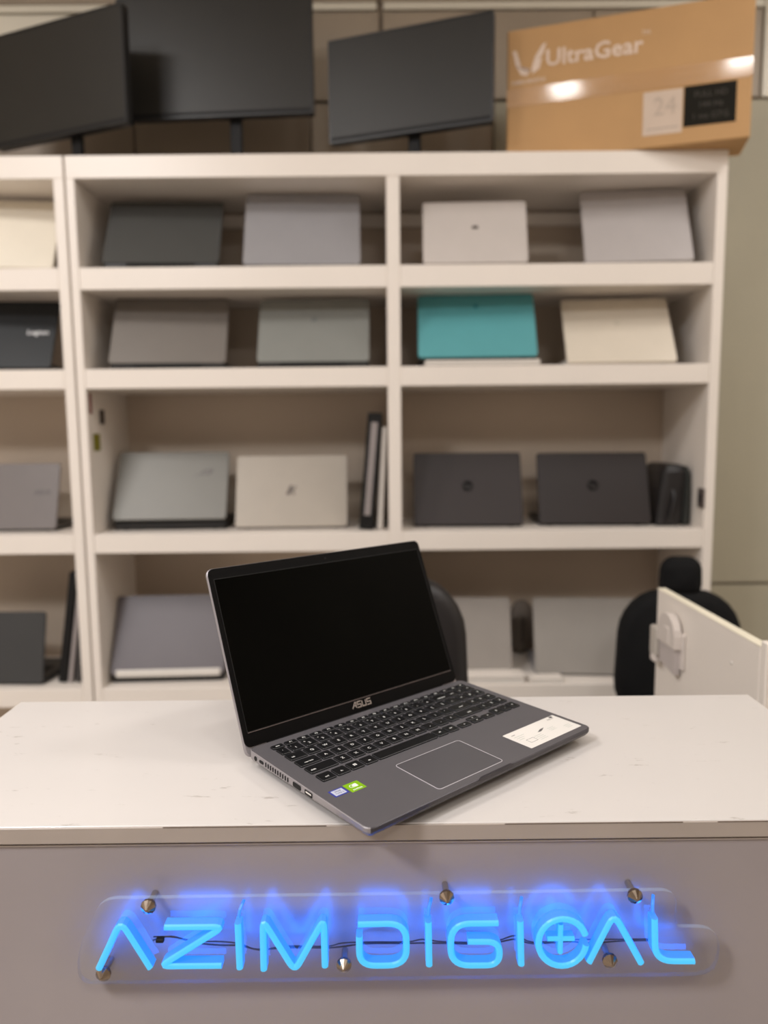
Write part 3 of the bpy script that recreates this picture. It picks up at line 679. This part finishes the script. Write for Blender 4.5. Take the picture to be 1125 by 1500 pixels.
ink = mat('sticker_grey_ink', (96, 92, 92), .5); ink2 = mat('sticker_light_ink', (168, 176, 166), .5)
def st(s, u, v, size, m=ink, sx=1): obj('lettering', text_mesh(s, size, .00002, sx), m, s3, loc=(u, v, TOPZ + .00026))
st('ASUS', .3395, .0490, .0046, ink, 1.2)
obj('print_block', slab(B(), .3420, .3475, .0508, .0545, TOPZ + .0002, TOPZ + .00027, .0002, .00002, 1), ink, s3)
st('X509', .2640, .0470, .0030); 
for i in range(3): obj('print_line', slab(B(), .2600, .2780 - .004 * i, .0415 - .004 * i, .0421 - .004 * i, TOPZ + .0002, TOPZ + .00026, .0001, .00001, 1), ink2, s3)
b = B(); ring(b, .2660, .2790, .0200, .0290, TOPZ + .0002, TOPZ + .00026, .0006, .0005, 2); obj('print_icon', b, ink, s3)
for i in range(4): obj('print_line', slab(B(), .2815, .2950, .0285 - .0035 * i, .0290 - .0035 * i, TOPZ + .0002, TOPZ + .00026, .0001, .00001, 1), ink2, s3)
b = B(); loft(b, [[(x, y_, z) for x, y_ in ((-.008, -.001), (.001, .0028), (.009, .0032), (.002, -.0005), (-.003, -.002))] for z in (0, .00005)]); obj('print_icon', b, ink, s3, loc=(.3030, .0350, TOPZ + .00022))
for i in range(3): obj('print_line', slab(B(), .3120, .3240, .0325 - .0030 * i, .0330 - .0030 * i, TOPZ + .0002, TOPZ + .00026, .0001, .00001, 1), ink2, s3)
for i in range(3): obj('print_line', slab(B(), .3350, .3460, .0245 - .0030 * i, .0250 - .0030 * i, TOPZ + .0002, TOPZ + .00026, .0001, .00001, 1), ink2, s3)
# lid -------------------------------------------------------
lean = .4028
LM = Matrix.Translation((0, .2354, .0215 - .0067)) @ Matrix.Rotation(math.pi / 2 - lean, 4, 'X')
LL = .2275
lidm = mat('silver_grey_lid', (158, 152, 154), .35, metal=.4, var=.03)
ldo = obj('lid', slab(B(), 0, LW, -.0075, LL, -.0066, -.0012, .009, .0016, 5), lidm, lt, mtx=LM, label='silver-grey lid shell')
obj('bezel', slab(B(), .0008, LW - .0008, .004, LL - .0008, -.0014, .0004, .008, .0004, 5), BEZ, ldo, label='matte black screen bezel')
sc = obj('screen', slab(B(), .0075, .3525, .0215, .2125, .0003, .0006, .0006, .0001, 1), SCR, ldo, label='dark switched-off display')
obj('screen_edge_highlight', slab(B(), .0075, .3525, .0203, .0209, .0004, .0009, .0002, .0001, 1), mat('painted_highlight', (120, 104, 100), .4), ldo)  # highlight along the lower screen edge, painted as a lighter strip
obj('screen_gap', ring(B(), .0068, .3532, .0212, .2132, .0002, .0008, .001, .0007, 2), mat('gap_black', (3, 3, 3), .5), ldo)
b = B(); slab(b, .03, LW - .03, -.009, .006, -.0055, .0002, .003, .001, 3); obj('hinge', b, M['blackm'], ldo)
obj('webcam', lathe(B(), [(.0016, 0), (.0016, .0004)], 12), M['blackm'], ldo, loc=(.18, .2195, .0004))
# maker's lettering on the chin
lgm = mat('logo_silver', (170, 158, 150), .3, metal=.3); b = B()
def stroke(pts, t_=.0007):
    n = len(pts); v0 = []; v1 = []
    sweep(b, pts, [(-t_, 0), (t_, 0), (t_, .0002), (-t_, .0002)])
h_ = .0074
stroke([(0, 0), (.0058, h_ ), (.0072, h_), (.0072, 0)]); stroke([(.0040, .0030), (.0074, .0030)])
stroke([(.0165, h_), (.0100, h_), (.0100, h_ * .5), (.0158, h_ * .5), (.0158, 0), (.0092, 0)])
stroke([(.0186, h_), (.0186, 0), (.0250, 0), (.0250, h_)])
stroke([(.0345, h_), (.0278, h_), (.0278, h_ * .5), (.0340, h_ * .5), (.0340, 0), (.0272, 0)])
for v in b.verts: v.co = Vector((v.co.x * .92, v.co.z, v.co.y))
obj('lettering', b, lgm, ldo, loc=(.1632, .0102, .0005), label="silver maker's lettering")
